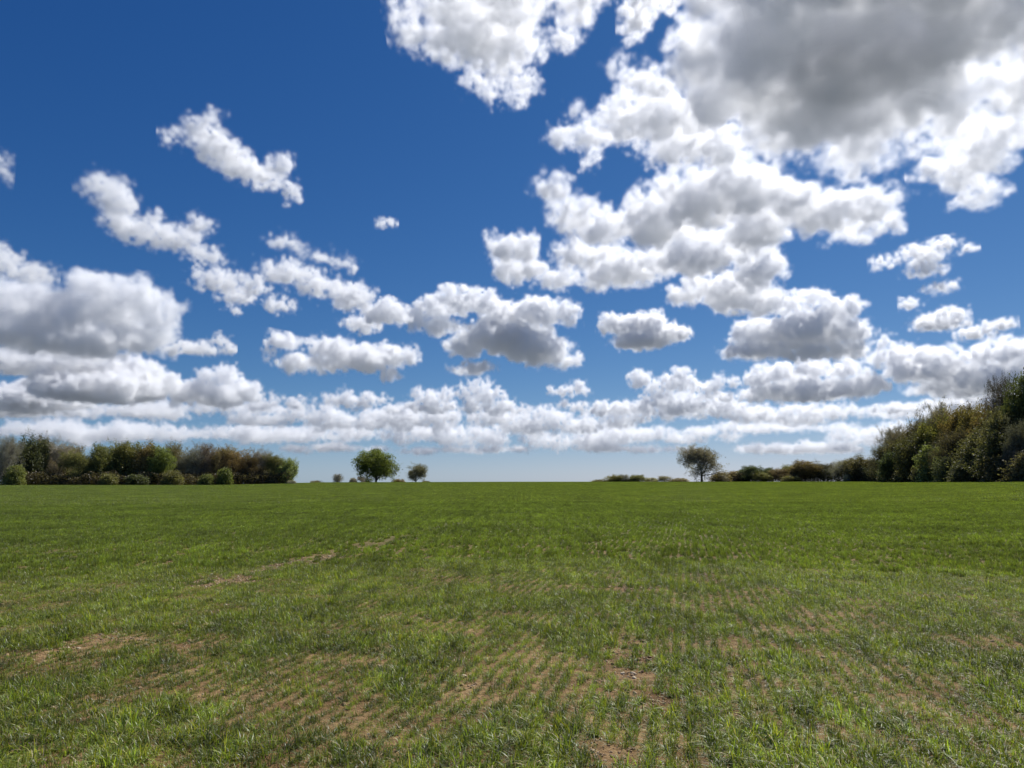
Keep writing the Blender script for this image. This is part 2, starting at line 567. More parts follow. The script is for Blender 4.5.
def tree_variant(key, seed, kind, leafsize):
    """unit tree: height 1 m, width about 1; kinds leafy, budding, bare, bush"""
    rs = np.random.RandomState(seed)
    segs, tips = grow(rs, 16.0, kind)
    P3 = np.array([t[0] for t in tips]); D3 = np.array([t[1] for t in tips])
    if kind == 'bush':
        lift = 0.0
    zmin = {'leafy': .05, 'budding': .06, 'bare': .14, 'bush': .05}[kind]
    top = np.percentile(P3[:, 2], 99.5); rr = np.percentile(np.hypot(P3[:, 0], P3[:, 1]), 97)
    low = np.percentile(P3[:, 2], 1)

    def warp(q):
        q = np.array(q, float)
        z = q[..., 2]
        t = (z - low) / (top - low)
        z2 = np.where(z > low, zmin + t * (1 - zmin), z / max(low, .01) * zmin)
        r = np.hypot(q[..., 0], q[..., 1]) / rr
        k = 1 / (1 + np.clip(r - .85, 0, None) * .9)
        return np.stack([q[..., 0] / rr * .5 * k, q[..., 1] / rr * .5 * k, z2], -1)
    segs2 = []
    for s in segs:
        segs2.append((warp(s[0]), warp(s[1]), max(s[2] / 16 * .95, .0011), max(s[3] / 16 * .95, .0008)))
    T = warp(P3)
    n = len(T)
    lib = {'limbs': tube_mesh('tree_limbs', segs2, BARK)}
    # sagging twigs give the soft brown outline
    rep = {'leafy': 3, 'budding': 8, 'bare': 12, 'bush': 3}[kind]
    # the outer crown: more twig ends spread through a rounded envelope
    zc, rz = {'leafy': (.50, .50), 'budding': (.50, .50), 'bare': (.57, .43), 'bush': (.22, .74)}[kind]
    m = {'leafy': 620, 'budding': 720, 'bare': 560, 'bush': 520}[kind]
    dv = rs.normal(0, 1, (m * 2, 3)); dv /= np.linalg.norm(dv, axis=1, keepdims=True)
    rad = rs.uniform(.15, 1, m * 2) ** .45
    lump = .84 + .55 * (fbm2(dv[:, 0] * 2.2 + 5, dv[:, 2] * 2.2 + dv[:, 1] * 1.7, 1.0, 3, seed + 5) - .5) * 2
    q = dv * (rad * lump)[:, None] * np.array([.5, .5, rz]) + np.array([0, 0, zc])
    hole = fbm2(q[:, 0] * 6 + 3, q[:, 2] * 6 + q[:, 1] * 4, 1.0, 2, seed + 9)
    ok = (q[:, 2] > .02) & (q[:, 2] < 1.02) & (hole > {'leafy': .38, 'budding': .46, 'bare': .46, 'bush': .25}[kind])
    q = q[ok][:m]; dv = dv[ok][:m]
    D3 = np.concatenate([D3[:0] if kind == 'bush' else D3, dv + np.array([0, 0, .4])])
    T = np.concatenate([T[:0] if kind == 'bush' else T, q]); n = len(T)
    pi = np.repeat(np.arange(n), rep)
    tw = twigs(rs, T[pi] + rs.normal(0, .016, (len(pi), 3)), D3[pi], .06, .0012 if kind != 'bare' else .0015)
    # leaf clumps: whole clumps are kept or dropped, so gaps and dense knots appear
    clump = rs.uniform(0, 1, n)
    grid = fbm2(T[:, 0] * 7 + 9, T[:, 2] * 7 + T[:, 1] * 5, 1.0, 2, seed)
    keep = {'leafy': 1.0, 'budding': .72, 'bare': .22, 'bush': 1.0}[kind]
    per = {'leafy': 12, 'budding': 8, 'bare': 5, 'bush': 12}[kind]
    sel = np.where((clump < keep) & (grid > {'leafy': .22, 'budding': .3, 'bare': .3, 'bush': .1}[kind]))[0]
    ii = np.repeat(sel, per)
    spread = {'leafy': .034, 'budding': .036, 'bare': .03, 'bush': .045}[kind]
    cen = T[ii] + rs.normal(0, spread, (len(ii), 3))
    cen[:, 2] = np.maximum(cen[:, 2], .015)
    tone = np.clip(np.repeat(rs.uniform(.15, .85, len(sel)), per) + rs.normal(0, .16, len(ii)), 0, 1)
    lib['crown'] = cards(rs, cen, leafsize, LEAF[kind], 'tree_crown', 1.2, None, tone, tw)
    LIB[key] = lib
    print(key, 'tips', n, 'cards', len(cen), 'segs', len(segs))


LEAF = {}
GREEN = (.078, .088, .026); OLIVE = (.095, .09, .036); DARK = (.05, .055, .026); BROWN = (.115, .09, .05)
RUST = (.11, .08, .04); GREY = (.15, .13, .108); YELLOW = (.085, .09, .03); PALE = (.17, .155, .115); WHITE = (.2, .19, .17)


def tree(name, px, top, width, d, variant, color, label, cat='tree', group=None, ysc=None, sink=0.0):
    x, y = at(px, d)
    z = gz(x, y) - sink
    r = ray(px, top)
    ztop = EYE + r.z / math.hypot(r.x, r.y) * d
    h = ztop - z
    w = width / F * d * math.cos(math.atan2(x, y))
    o = link(bpy.data.objects.new(name, None)); o.empty_display_size = 1
    o.location = (x, y, z)
    rnd = random.Random(label)
    o.rotation_euler = (0, 0, rnd.uniform(0, 6.28))
    o['label'] = label; o['category'] = cat
    if group:
        o['group'] = group
    for part, nm in (('limbs', 'trunk'), ('crown', 'crown')):
        c = link(bpy.data.objects.new(nm if cat == 'tree' else {'trunk': 'stem', 'crown': 'foliage'}[nm], LIB[variant][part]), o)
        c.scale = (w, w, h)
        v = 2.75 + rnd.uniform(-.35, .35)
        c.color = tuple(q * v * rnd.uniform(.94, 1.06) for q in color) + (1,)
    return o


def undergrowth(line, height, depth, color, label, seed):
    rs = np.random.RandomState(seed)
    P = np.array([at(px, d) for px, d in line])
    C_ = []
    for a, b in zip(P[:-1], P[1:]):
        L = np.linalg.norm(b - a); n = int(L * 230)
        t = rs.uniform(0, 1, n)[:, None]
        q = a * (1 - t) + b * t
        away = q / np.linalg.norm(q, axis=1, keepdims=True)
        q = q + away * rs.uniform(0, depth, n)[:, None]
        hh = height * (.35 + 1.1 * fbm2(q[:, 0], q[:, 1], .25, 3, seed))
        z = ground_z(q[:, 0], q[:, 1]) + hh * rs.uniform(0, 1, n) ** .8
        C_.append(np.c_[q, z])
    C_ = np.concatenate(C_); n = len(C_)
    tone = np.clip(fbm2(C_[:, 0], C_[:, 1], .6, 2, seed + 2) + rs.normal(0, .2, n), 0, 1)
    me = cards(rs, C_, .17, LEAF['bush'], 'undergrowth', 1.3, None, tone)
    o = link(bpy.data.objects.new('undergrowth', me)); o.color = tuple(1.5 * c for c in color) + (1,)
    o['kind'] = 'stuff'; o['label'] = label; o['category'] = 'undergrowth'


def make_trees():
    make_bark()
    for k, (gl, tr, vy) in {'leafy': (.02, .38, .45), 'budding': (.01, .28, .4), 'bare': (.01, .15, .3), 'bush': (.02, .35, .4)}.items():
        LEAF[k] = leaf_material('foliage_' + k, gl, tr, True, vary=vy, tcol=(1.2, 1.25, .6))
    for i in range(3):
        tree_variant('leafy%d' % i, 11 + i, 'leafy', .0125)
        tree_variant('bud%d' % i, 31 + i, 'budding', .0105)
        tree_variant('bare%d' % i, 51 + i, 'bare', .0095)
    tree_variant('bush0', 71, 'bush', .022); tree_variant('bush1', 72, 'bush', .024)
    G1 = 'trees of the wood at the left'
    T = [
        (4, 437, 30, 248, 'bare0', GREY, 'pale bare tree at the very left end of the left wood'),
        (27, 436, 30, 252, 'leafy0', DARK, 'dark ivy-green tree, second tall one from the left end of the left wood'),
        (41, 437.5, 24, 262, 'bud0', BROWN, 'brown budding tree right beside the dark ivy-green one'),
        (58, 440, 34, 256, 'bare1', GREY, 'broad bare grey tree between brown tree and low olive one'),
        (76, 452, 30, 250, 'bud1', OLIVE, 'low olive-brown tree filling the dip in the left wood'),
        (98, 446, 28, 252, 'leafy1', OLIVE, 'green tree starting the dense middle block of the left wood'),
        (113, 443, 28, 256, 'bud2', OLIVE, 'olive tree, second in the dense middle block of the left wood'),
        (128, 443, 30, 254, 'leafy2', (.085, .075, .028), 'brownish-green round tree in the dense middle block of the left wood'),
        (144, 443.5, 28, 252, 'leafy0', (.108, .082, .034), 'orange-brown tree, warmest coloured in the left wood'),
        (158, 447, 26, 250, 'leafy1', GREEN, 'fresh green tree closing the dense block of the left wood'),
        (171, 443, 24, 258, 'bud0', BROWN, 'tall brown tree just right of the dense block of the left wood'),
        (187, 448, 26, 256, 'bare2', GREY, 'thin bare grey tree left of the tall pale bare one'),
        (203, 444, 28, 258, 'bare0', (.14, .115, .09), 'tall pale bare tree above the bright green bush'),
        (220, 447, 28, 256, 'bud1', BROWN, 'brown budding tree right of the tall pale bare tree'),
        (237, 449, 28, 254, 'bud2', RUST, 'rusty brown tree in the right part of the left wood'),
        (251, 455, 22, 252, 'bud0', (.08, .055, .03), 'low dark brown tree beside the rusty brown one'),
        (262, 449, 24, 256, 'bare1', GREY, 'bare grey tree, third from the right end of the left wood'),
        (275, 455, 24, 252, 'bud1', OLIVE, 'olive tree, second from the right end of the left wood'),
        (286, 459, 20, 250, 'leafy2', (.115, .12, .05), 'low pale olive tree at the right end of the left wood'),
        (68, 446, 30, 272, 'bud1', BROWN, 'brown tree standing behind the dip in the left wood'),
        (50, 454, 50, 268, 'bush1', BROWN, 'shrubby tree filling below the brown budding tree of the left wood'),
        (95, 456, 50, 268, 'bush0', DARK, 'shrubby tree behind the start of the dense middle block'),
        (150, 456, 56, 270, 'bush1', OLIVE, 'shrubby tree behind the orange-brown tree of the left wood'),
        (272, 462, 34, 266, 'bush1', OLIVE, 'shrubby tree behind the right end of the left wood'),
        (15, 444, 32, 270, 'bud2', OLIVE, 'olive tree behind the two leftmost trees of the left wood'),
        (180, 455, 36, 268, 'bush0', BROWN, 'shrubby tree behind the gap right of the dense block'),
        (212, 455, 40, 268, 'bush1', OLIVE, 'shrubby tree behind the bright green bush and pale bare tree'),
        (248, 459, 44, 268, 'bush0', BROWN, 'shrubby tree behind the rusty brown tree of the left wood'),
    ]
    for (px, tp, w, d, v, c, lb) in T:
        tree('woodland_tree', px, tp, w * (1.18 if d < 265 else 1.1), d, v, c, lb, 'tree', G1)
    Bq = [(14, 463, 22, 240, YELLOW, 'yellow-green bush in front of the left end of the left wood'),
          (109, 472, 20, 242, OLIVE, 'olive bush in front of the dense block of the left wood'),
          (206, 473, 17, 240, YELLOW, 'bright green bush under the tall pale bare tree'),
          (224, 466, 18, 242, GREEN, 'green bush right of the bright green bush'),
          (171, 469, 22, 242, OLIVE, 'olive green bush under the tall brown tree'),
          (137, 473, 24, 242, DARK, 'dark bush in the shade of the orange-brown tree'),
          (292, 480, 10, 243, PALE, 'tiny pale shrub ending the left wood')]
    for i, (px, tp, w, d, c, lb) in enumerate(Bq):
        tree('woodland_bush', px, tp, w, d, 'bush%d' % (i % 2), c, lb, 'bush', 'bushes along the left wood')
    undergrowth([(-30, 244), (60, 244), (150, 244), (240, 246), (290, 246)], 3.6, 6, (.085, .07, .04), 'brown brambles and scrub along the foot of the left wood', 5)
    undergrowth([(728, 312), (800, 308), (850, 290), (884, 262), (915, 226), (950, 196), (985, 178), (1030, 164), (1090, 150)], 4.2, 6, (.05, .05, .028), 'dark scrub along the foot of the right wood and belt', 6)
    # lone trees on the crest
    tree('oak_tree', 376, 450, 49, 300, 'leafy1', (.070, .080, .019), 'round leafy green oak standing alone on the crest')
    tree('round_tree', 416, 464, 25, 300, 'bud2', (.11, .095, .065), 'small round grey-brown tree right of the green oak')
    S = [('young_tree', 338, 474, 13, 330, 'bare0', GREY, 'small bare grey tree left of the green oak', 'tree'),
         ('bush', 316, 480, 16, 330, 'bush0', BROWN, 'flat brown bush on the crest beyond the left wood', 'bush'),
         ('bush', 353, 477, 9, 325, 'bush1', GREY, 'tiny grey bush between the small bare tree and oak', 'bush'),
         ('bush', 362, 476, 11, 325, 'bare1', GREY, 'thin grey bush touching the left side of the oak', 'bush'),
         ('bush', 398, 478.5, 14, 315, 'bush0', BROWN, 'low brown bush between the oak and the small round tree', 'bush'),
         ('bush', 426, 480.5, 10, 315, 'bush1', OLIVE, 'tiny bush at the right foot of the small round tree', 'bush')]
    H = [('hedge_bush', 599, 479, 14, 'bush0', OLIVE, 'leftmost low bush of the short hedge on the crest', 'bush'),
         ('hedge_tree', 613, 475, 15, 'leafy0', OLIVE, 'rounded olive tree near the left end of the short hedge', 'tree'),
         ('hedge_tree', 623, 474.5, 11, 'bare0', GREY, 'small grey tree beside the rounded olive one in the hedge', 'tree'),
         ('hedge_tree', 639, 475, 15, 'leafy2', OLIVE, 'dull green tree in the middle of the short hedge', 'tree'),
         ('hedge_bush', 652, 477, 12, 'bush1', PALE, 'pale whitish bush in the short hedge', 'bush'),
         ('hedge_tree', 665, 476, 13, 'bud1', GREY, 'grey-green tree right of the pale whitish bush', 'tree'),
         ('hedge_bush', 679, 477.5, 16, 'bush0', BROWN, 'brown bush at the left foot of the big bare tree', 'bush'),
         ('hedge_bush', 631, 478, 14, 'bush1', DARK, 'dark bush between small grey and dull green hedge trees', 'bush')]
    for (nm, px, tp, w, d, v, c, lb, ct) in S:
        tree(nm, px, tp, w, d, v, c, lb, ct, sink=.3)
    for (nm, px, tp, w, v, c, lb, ct) in H:
        tree(nm, px, tp, w * 1.45, 330, v, c, lb, ct, 'short hedge on the crest', sink=.5)
    tree('bare_tree', 702, 447, 50, 300, 'bud1', (.115, .098, .076), 'big round brown barely leafed tree standing alone on the crest')
    tree('bush', 721, 471, 22, 306, 'bush1', BROWN, 'brown bush at the right foot of the big bare tree', 'bush')
    G3 = 'low tree belt between the bare tree and the right wood'
    T = [(737, 470, 24, 'bush0', BROWN, 'brown shrubby tree at the left end of the low belt'),
         (750, 466, 20, 'leafy2', DARK, 'dark domed tree, second in the low belt'),
         (762, 472, 18, 'leafy0', OLIVE, 'low olive tree right of the dark domed tree'),
         (769, 468, 14, 'leafy1', DARK, 'small very dark tree in the low belt'),
         (783, 468.5, 24, 'bud0', BROWN, 'brown tree left of the yellowish-brown one in the low belt'),
         (806, 461, 27, 'leafy1', (.1, .075, .035), 'yellowish-brown round tree in the middle of the low belt'),
         (828, 462, 25, 'bud2', (.06, .05, .032), 'dark greyish tree right of the yellowish-brown one'),
         (846, 460, 24, 'bud1', GREY, 'grey twiggy tree in the right half of the low belt'),
         (864, 456, 30, 'leafy0', (.062, .055, .028), 'broad domed dark tree against the right wood'),
         (795, 465, 22, 'leafy2', OLIVE, 'olive tree tucked left of the yellowish-brown one'),
         (875, 459, 26, 'bud0', (.07, .055, .032), 'brown tree where the low belt meets the right wood')]
    for i, (px, tp, w, v, c, lb) in enumerate(T):
        tree('belt_tree', px, tp, w * 1.3, 312 - 3 * (i % 3) - max(0, px - 800) * .3, v, c, lb, 'tree', G3)
    for (px, tp, w, c, lb) in ((847, 474, 8, (.16, .15, .125), 'small pale blossoming bush below the grey twiggy tree'),
                               (869, 470, 17, YELLOW, 'yellow-green bush at the left foot of the right wood'),
                               (790, 475, 20, OLIVE, 'olive bush in front of the middle of the low belt')):
        tree('belt_bush', px, tp, w, 284 if px > 840 else 298, 'bush0', c, lb, 'bush', 'bushes in front of the low belt')
    G4 = 'trees of the tall wood at the right'
    DK = (.064, .057, .03)
    T = [(890, 446, 30, 262, 'bud1', DK, 'dark low tree at the left end of the right wood'),
         (894, 429, 26, 268, 'bare0', GREY, 'wispy bare tree above the left end of the right wood'),
         (908, 426, 28, 252, 'bare1', (.1, .085, .06), 'bare tree with lacy top, second crown of the right wood'),
         (912, 438, 34, 240, 'leafy2', DK, 'dark brown-green tree under the lacy topped one'),
         (926, 417, 30, 236, 'bud2', (.075, .055, .03), 'dark brown budding tree climbing the skyline of the right wood'),
         (937, 406, 34, 232, 'bare2', (.10, .08, .055), 'spreading bare tree on the first shoulder of the right wood'),
         (946, 419, 34, 222, 'leafy0', (.085, .08, .024), 'yellowish-olive tree below the spreading bare tree'),
         (953, 407, 30, 226, 'bud0', BROWN, 'brown twiggy tree right of the spreading bare tree'),
         (966, 409, 32, 212, 'leafy1', (.078, .058, .024), 'rusty olive tree on the shoulder of the right wood'),
         (978, 408, 32, 204, 'leafy2', (.088, .072, .026), 'warm olive-brown tree left of the tall bare one'),
         (990, 407, 28, 194, 'leafy0', (.085, .062, .028), 'brown-green tree at the foot of the tall bare one'),
         (1011, 377, 26, 188, 'bare0', (.07, .055, .035), 'tallest bare tree with fan-shaped top in the right wood'),
         (1036, 374, 36, 178, 'leafy1', (.045, .05, .018), 'tall dark leafy tree at the right edge of the photo'),
         (1068, 366, 42, 165, 'leafy2', DK, 'tall dark tree beyond the right edge of the view'),
         (1012, 408, 46, 178, 'leafy0', DK, 'dark crown below the tallest bare tree'),
         (900, 452, 30, 236, 'leafy1', (.042, .045, .02), 'small dark tree in front of the lacy topped tree'),
         (922, 436, 36, 222, 'leafy0', (.05, .045, .022), 'dark tree below the dark brown budding one'),
         (960, 432, 40, 200, 'bud1', (.055, .048, .026), 'brown tree low on the face of the right wood'),
         (985, 430, 44, 186, 'leafy1', (.05, .048, .022), 'dark rounded tree low on the face of the right wood'),
         (938, 440, 30, 206, 'bush1', (.08, .085, .035), 'pale olive tree at the front of the right wood'),
         (1010, 432, 50, 172, 'leafy2', (.042, .042, .02), 'dark tree at the front near the right edge'),
         (1021, 420, 20, 166, 'bud2', (.085, .08, .062), 'slim greyish tree at the front of the right edge')]
    for (px, tp, w, d, v, c, lb) in T:
        tree('wood_tree', px, tp, w * 1.35, d, v, c, lb, 'tree', G4)
    Bq = [(888, 466, 22, 246, DK, 'dark bush at the left foot of the right wood'),
          (908, 464, 28, 228, DK, 'dark bush below the lacy topped tree'),
          (948, 455, 26, 192, (.07, .07, .035), 'olive bush right of the pale olive tree'),
          (925, 462, 30, 208, DK, 'dark bush left of the pale olive tree'),
          (970, 456, 40, 182, DK, 'wide dark bush along the face of the right wood'),
          (1000, 452, 44, 168, DK, 'large dark bush near the right edge'),
          (1030, 448, 46, 160, DK, 'large dark bush cut by the right edge')]
    for i, (px, tp, w, d, c, lb) in enumerate(Bq):
        tree('wood_bush', px, tp, w, d, 'bush%d' % (i % 2), c, lb, 'bush', 'bushes along the right wood')


# ---------------------------------------------------------------- clouds
def fbm3(shape, cell, octs, rs, billow=False):
    """fractal noise on a voxel grid, lattice cell of `cell` voxels; separable smooth interpolation"""
    out = np.zeros(shape, np.float32); a = 1.0; tot = 0
    for k in range(octs):
        mats = []; dims = []
        for n, c in zip(shape, cell):
            t = np.arange(n) / max(c, 1.0)
            i = np.floor(t).astype(int); f = t - i; f = f * f * (3 - 2 * f)
            m = np.zeros((n, i.max() + 2), np.float32)
            m[np.arange(n), i] = 1 - f; m[np.arange(n), i + 1] += f
            mats.append(m); dims.append(m.shape[1])
        lat = rs.uniform(-1, 1, dims).astype(np.float32)
        v = np.einsum('ia,abc->ibc', mats[0], lat, optimize=True)
        v = np.einsum('jb,ibc->ijc', mats[1], v, optimize=True)
        v = v @ mats[2].T
        if billow:
            v = np.abs(v) * 2 - .6
        out += a * v; tot += a
        a *= .62; cell = [max(c * .5, 1.01) for c in cell]
        if max(cell) < 1.5:
            break
    return out / tot


def cloud_material():
    m, t, out = new_mat('cloud_vapour')
    pv = t.n('ShaderNodeVolumePrincipled')
    pv.inputs['Color'].default_value = (.999, .9993, 1, 1)
    pv.inputs['Anisotropy'].default_value = .45
    pv.inputs['Density'].default_value = 1.0
    t.l(pv.outputs[0], out.inputs['Volume'])
    return m


BASE_H = 1000.0
CLOUD_MAT = None
VOXTOT = [0]


def cloud(blobs, label, wisp=.35, mode='plan', dense=1.0, seed=1, flat=.75, puffs=(9, 6), q=1.0, alt=0.0, thick=1.0, name='cloud', kind=None):
    rs = np.random.RandomState(seed)
    az0 = None
    B = []
    cx = sum(b[0] for b in blobs) / len(blobs)
    rc = ray(cx, EYE_Y); az = math.atan2(rc.x, rc.y)
    ca, sa = math.cos(az), math.sin(az)
    ybot = max(b[1] + b[3] for b in blobs)
    rb = ray(cx, ybot); dbase = (BASE_H + alt) / (rb.z / math.hypot(rb.x, rb.y))
    for bb in blobs:
        x, y, rx, ry = bb[:4]
        r = ray(x, y); h = math.hypot(r.x, r.y)
        if mode == 'plan':
            d = (BASE_H + alt + 120) / (r.z / h)
        else:
            d = dbase * (1 + rs.uniform(-.5, .5) * rx / F)
        p = np.array([r.x / h * d, r.y / h * d, r.z / h * d + EYE])
        dist = np.linalg.norm(p)
        RX, RY = rx * dist / F, ry * dist / F
        # camera-azimuth frame: lateral, depth, up
        lx = p[0] * ca - p[1] * sa; ly = p[0] * sa + p[1] * ca
        B.append([lx, ly, p[2], RX, (RX + RY) * .5 if mode == 'plan' else RX * .8, RY * thick])
    B = np.array(B)
    c0 = B[:, :3].mean(0)
    B[:, :3] -= c0
    dist = np.linalg.norm(c0)
    spheres = [tuple(b) for b in B]
    for lv, npf in enumerate(puffs):
        new = []
        src = spheres if lv == 0 else last
        for s in src:
            for k in range(npf):
                v = rs.normal(0, 1, 3); v /= np.linalg.norm(v)
                if v[2] < -.25:
                    v[2] *= -.6 if rs.uniform() < .6 else .5
                v /= np.linalg.norm(v)
                kk = rs.uniform(.26, .52)
                rad = np.array(s[3:6]); g = rad.mean()
                c = np.array(s[:3]) + v * rad * rs.uniform(.72, .98)
                rr = (rad * .45 + g * .55) * kk
                new.append((c[0], c[1], c[2], rr[0], rr[1], rr[2]))
        last = new; spheres = spheres + new
    S = np.array(spheres)
    vox = dist / F * 1.15 / q
    vs = np.array([vox, vox * 1.5, vox * 1.1])
    lo = (S[:, :3] - S[:, 3:]).min(0); hi = (S[:, :3] + S[:, 3:]).max(0)
    Rm = float(np.median(B[:, 5])); 
    lo -= Rm * .35; hi += Rm * .35
    res = np.maximum(((hi - lo) / vs).astype(int), 8)
    hi = lo + res * vs
    f = np.full(res, -Rm, np.float32)
    for s in S:
        c = np.array(s[:3]); r = np.array(s[3:6]); m = r * 1.6
        a = np.clip(((c - m - lo) / vs).astype(int), 0, res); b = np.clip(((c + m - lo) / vs).astype(int) + 2, 0, res)
        if (b <= a).any():
            continue
        gx = ((lo[0] + (np.arange(a[0], b[0]) + .5) * vs[0] - c[0]) / r[0]) ** 2
        gy = ((lo[1] + (np.arange(a[1], b[1]) + .5) * vs[1] - c[1]) / r[1]) ** 2
        gzv = ((lo[2] + (np.arange(a[2], b[2]) + .5) * vs[2] - c[2]) / r[2])
        gzv = np.where(gzv < 0, gzv / flat, gzv) ** 2
        dd = np.sqrt(gx[:, None, None] + gy[None, :, None] + gzv[None, None, :])
        sl = (slice(a[0], b[0]), slice(a[1], b[1]), slice(a[2], b[2]))
        np.maximum(f[sl], ((1 - dd) * r.min()).astype(np.float32), out=f[sl])
    # turbulence bends the puffs
    disp = []
    for i in range(3):
        w_ = fbm3(tuple(res), [Rm * .7 / v for v in vs], 4, rs) * (Rm * (.35 + .7 * wisp) / vs[i])
        ix = np.arange(res[i]).reshape([-1 if j == i else 1 for j in range(3)])
        disp.append(np.clip(np.rint(ix + w_), 0, res[i] - 1).astype(np.int32))
    f = f[disp[0], disp[1], disp[2]]
    cell = Rm * .6
    n1 = fbm3(tuple(res), [cell / v for v in vs], 7, rs)
    n2 = fbm3(tuple(res), [cell * .35 / v for v in vs], 4, rs, True)
    f += n1 * Rm * (.44 + .9 * wisp) - n2 * Rm * .12 + Rm * (.10 + .10 * wisp)
    edge = Rm * (.20 + .85 * wisp)
    sig = 3.9 / Rm * dense
    den = np.clip(f / edge, 0, 1)
    for ax in range(3):
        den = (den * 2 + np.roll(den, 1, ax) + np.roll(den, -1, ax)) * .25
    # shreds and thin places inside the vapour
    n3 = fbm3(tuple(res), [max(Rm * .28 / v, 2.2) for v in vs], 4, rs)
    den = (den ** 1.6 * sig * np.clip(.8 + (1.2 + 1.0 * wisp) * n3, .08, 2.2)).astype(np.float32)
    den[0] = den[-1] = 0; den[:, 0] = den[:, -1] = 0; den[:, :, 0] = den[:, :, -1] = 0
    # crop to what is filled
    nz = [np.flatnonzero(den.any(axis=tuple(j for j in range(3) if j != i))) for i in range(3)]
    if len(nz[0]) == 0:
        return
    sl = tuple(slice(max(k[0] - 1, 0), k[-1] + 2) for k in nz)
    den = den[sl]; lo = lo + np.array([s_.start for s_ in sl]) * vs
    res = np.array(den.shape); VOXTOT[0] += den.size
    # the vapour density is stored per point and turned into a volume by geometry nodes
    me = bpy.data.meshes.new('cloud')
    me.vertices.add(den.size)
    a = me.attributes.new('vapour', 'FLOAT', 'POINT'); a.data.foreach_set('value', den.ravel())
    store = bpy.data.objects.new('cloud_density', me)
    o = link(bpy.data.objects.new(name, bpy.data.volumes.new('cloud')))
    o.location = (c0[0] * ca + c0[1] * sa, -c0[0] * sa + c0[1] * ca, c0[2]); o.rotation_euler.z = -az
    o['label'] = label; o['category'] = 'cloud'
    if kind:
        o['kind'] = kind
    else:
        o['group'] = 'cumulus clouds in the sky'
    g = bpy.data.node_groups.new('cloud_volume', 'GeometryNodeTree')
    g.interface.new_socket('Geometry', in_out='INPUT', socket_type='NodeSocketGeometry')
    g.interface.new_socket('Geometry', in_out='OUTPUT', socket_type='NodeSocketGeometry')
    t = NT(g)
    go = t.n('NodeGroupOutput')
    gi = t.n('GeometryNodeObjectInfo'); gi.inputs['Object'].default_value = store
    pos = t.n('GeometryNodeInputPosition')
    sx = t.n('ShaderNodeSeparateXYZ'); t.l(pos.outputs[0], sx.inputs[0])
    idx = []
    step = vs * res / np.maximum(res - 1, 1)        # the node puts samples on both ends of the box
    for i in range(3):
        u = t.math('DIVIDE', t.math('SUBTRACT', sx.outputs[i], float(lo[i])), float(step[i]))
        u = t.math('ROUND', u)
        idx.append(t.math('MINIMUM', t.math('MAXIMUM', u, 0.0), float(res[i] - 1)))
    # integer arithmetic keeps the lookup exact for large grids
    def imath(op, a_, b_, c_=None):
        nd = g.nodes.new('FunctionNodeIntegerMath'); nd.operation = op
        for i, v in enumerate((a_, b_, c_)):
            if v is None:
                continue
            if isinstance(v, (int, np.integer)):
                nd.inputs[i].default_value = int(v)
            else:
                g.links.new(v, nd.inputs[i])
        return nd.outputs[0]
    ii = imath('MULTIPLY_ADD', imath('MULTIPLY_ADD', idx[0], res[1], idx[1]), res[2], idx[2])
    si = g.nodes.new('GeometryNodeSampleIndex'); si.data_type = 'FLOAT'; si.domain = 'POINT'
    na = g.nodes.new('GeometryNodeInputNamedAttribute'); na.data_type = 'FLOAT'; na.inputs[0].default_value = 'vapour'
    t.l(gi.outputs['Geometry'], si.inputs['Geometry']); t.l(na.outputs[0], si.inputs['Value']); t.l(ii, si.inputs['Index'])
    vc = g.nodes.new('GeometryNodeVolumeCube'); t.l(si.outputs[0], vc.inputs['Density'])
    vc.inputs['Background'].default_value = 0
    vc.inputs['Min'].default_value = tuple(float(v) for v in lo); vc.inputs['Max'].default_value = tuple(float(v) for v in lo + vs * res)
    for i, k in enumerate('XYZ'):
        vc.inputs['Resolution ' + k].default_value = int(res[i])
    st = g.nodes.new('GeometryNodeSetMaterial'); st.inputs['Material'].default_value = CLOUD_MAT
    t.l(vc.outputs[0], st.inputs[0]); t.l(st.outputs[0], go.inputs[0])
    md = o.modifiers.new('vapour', 'NODES'); md.node_group = g


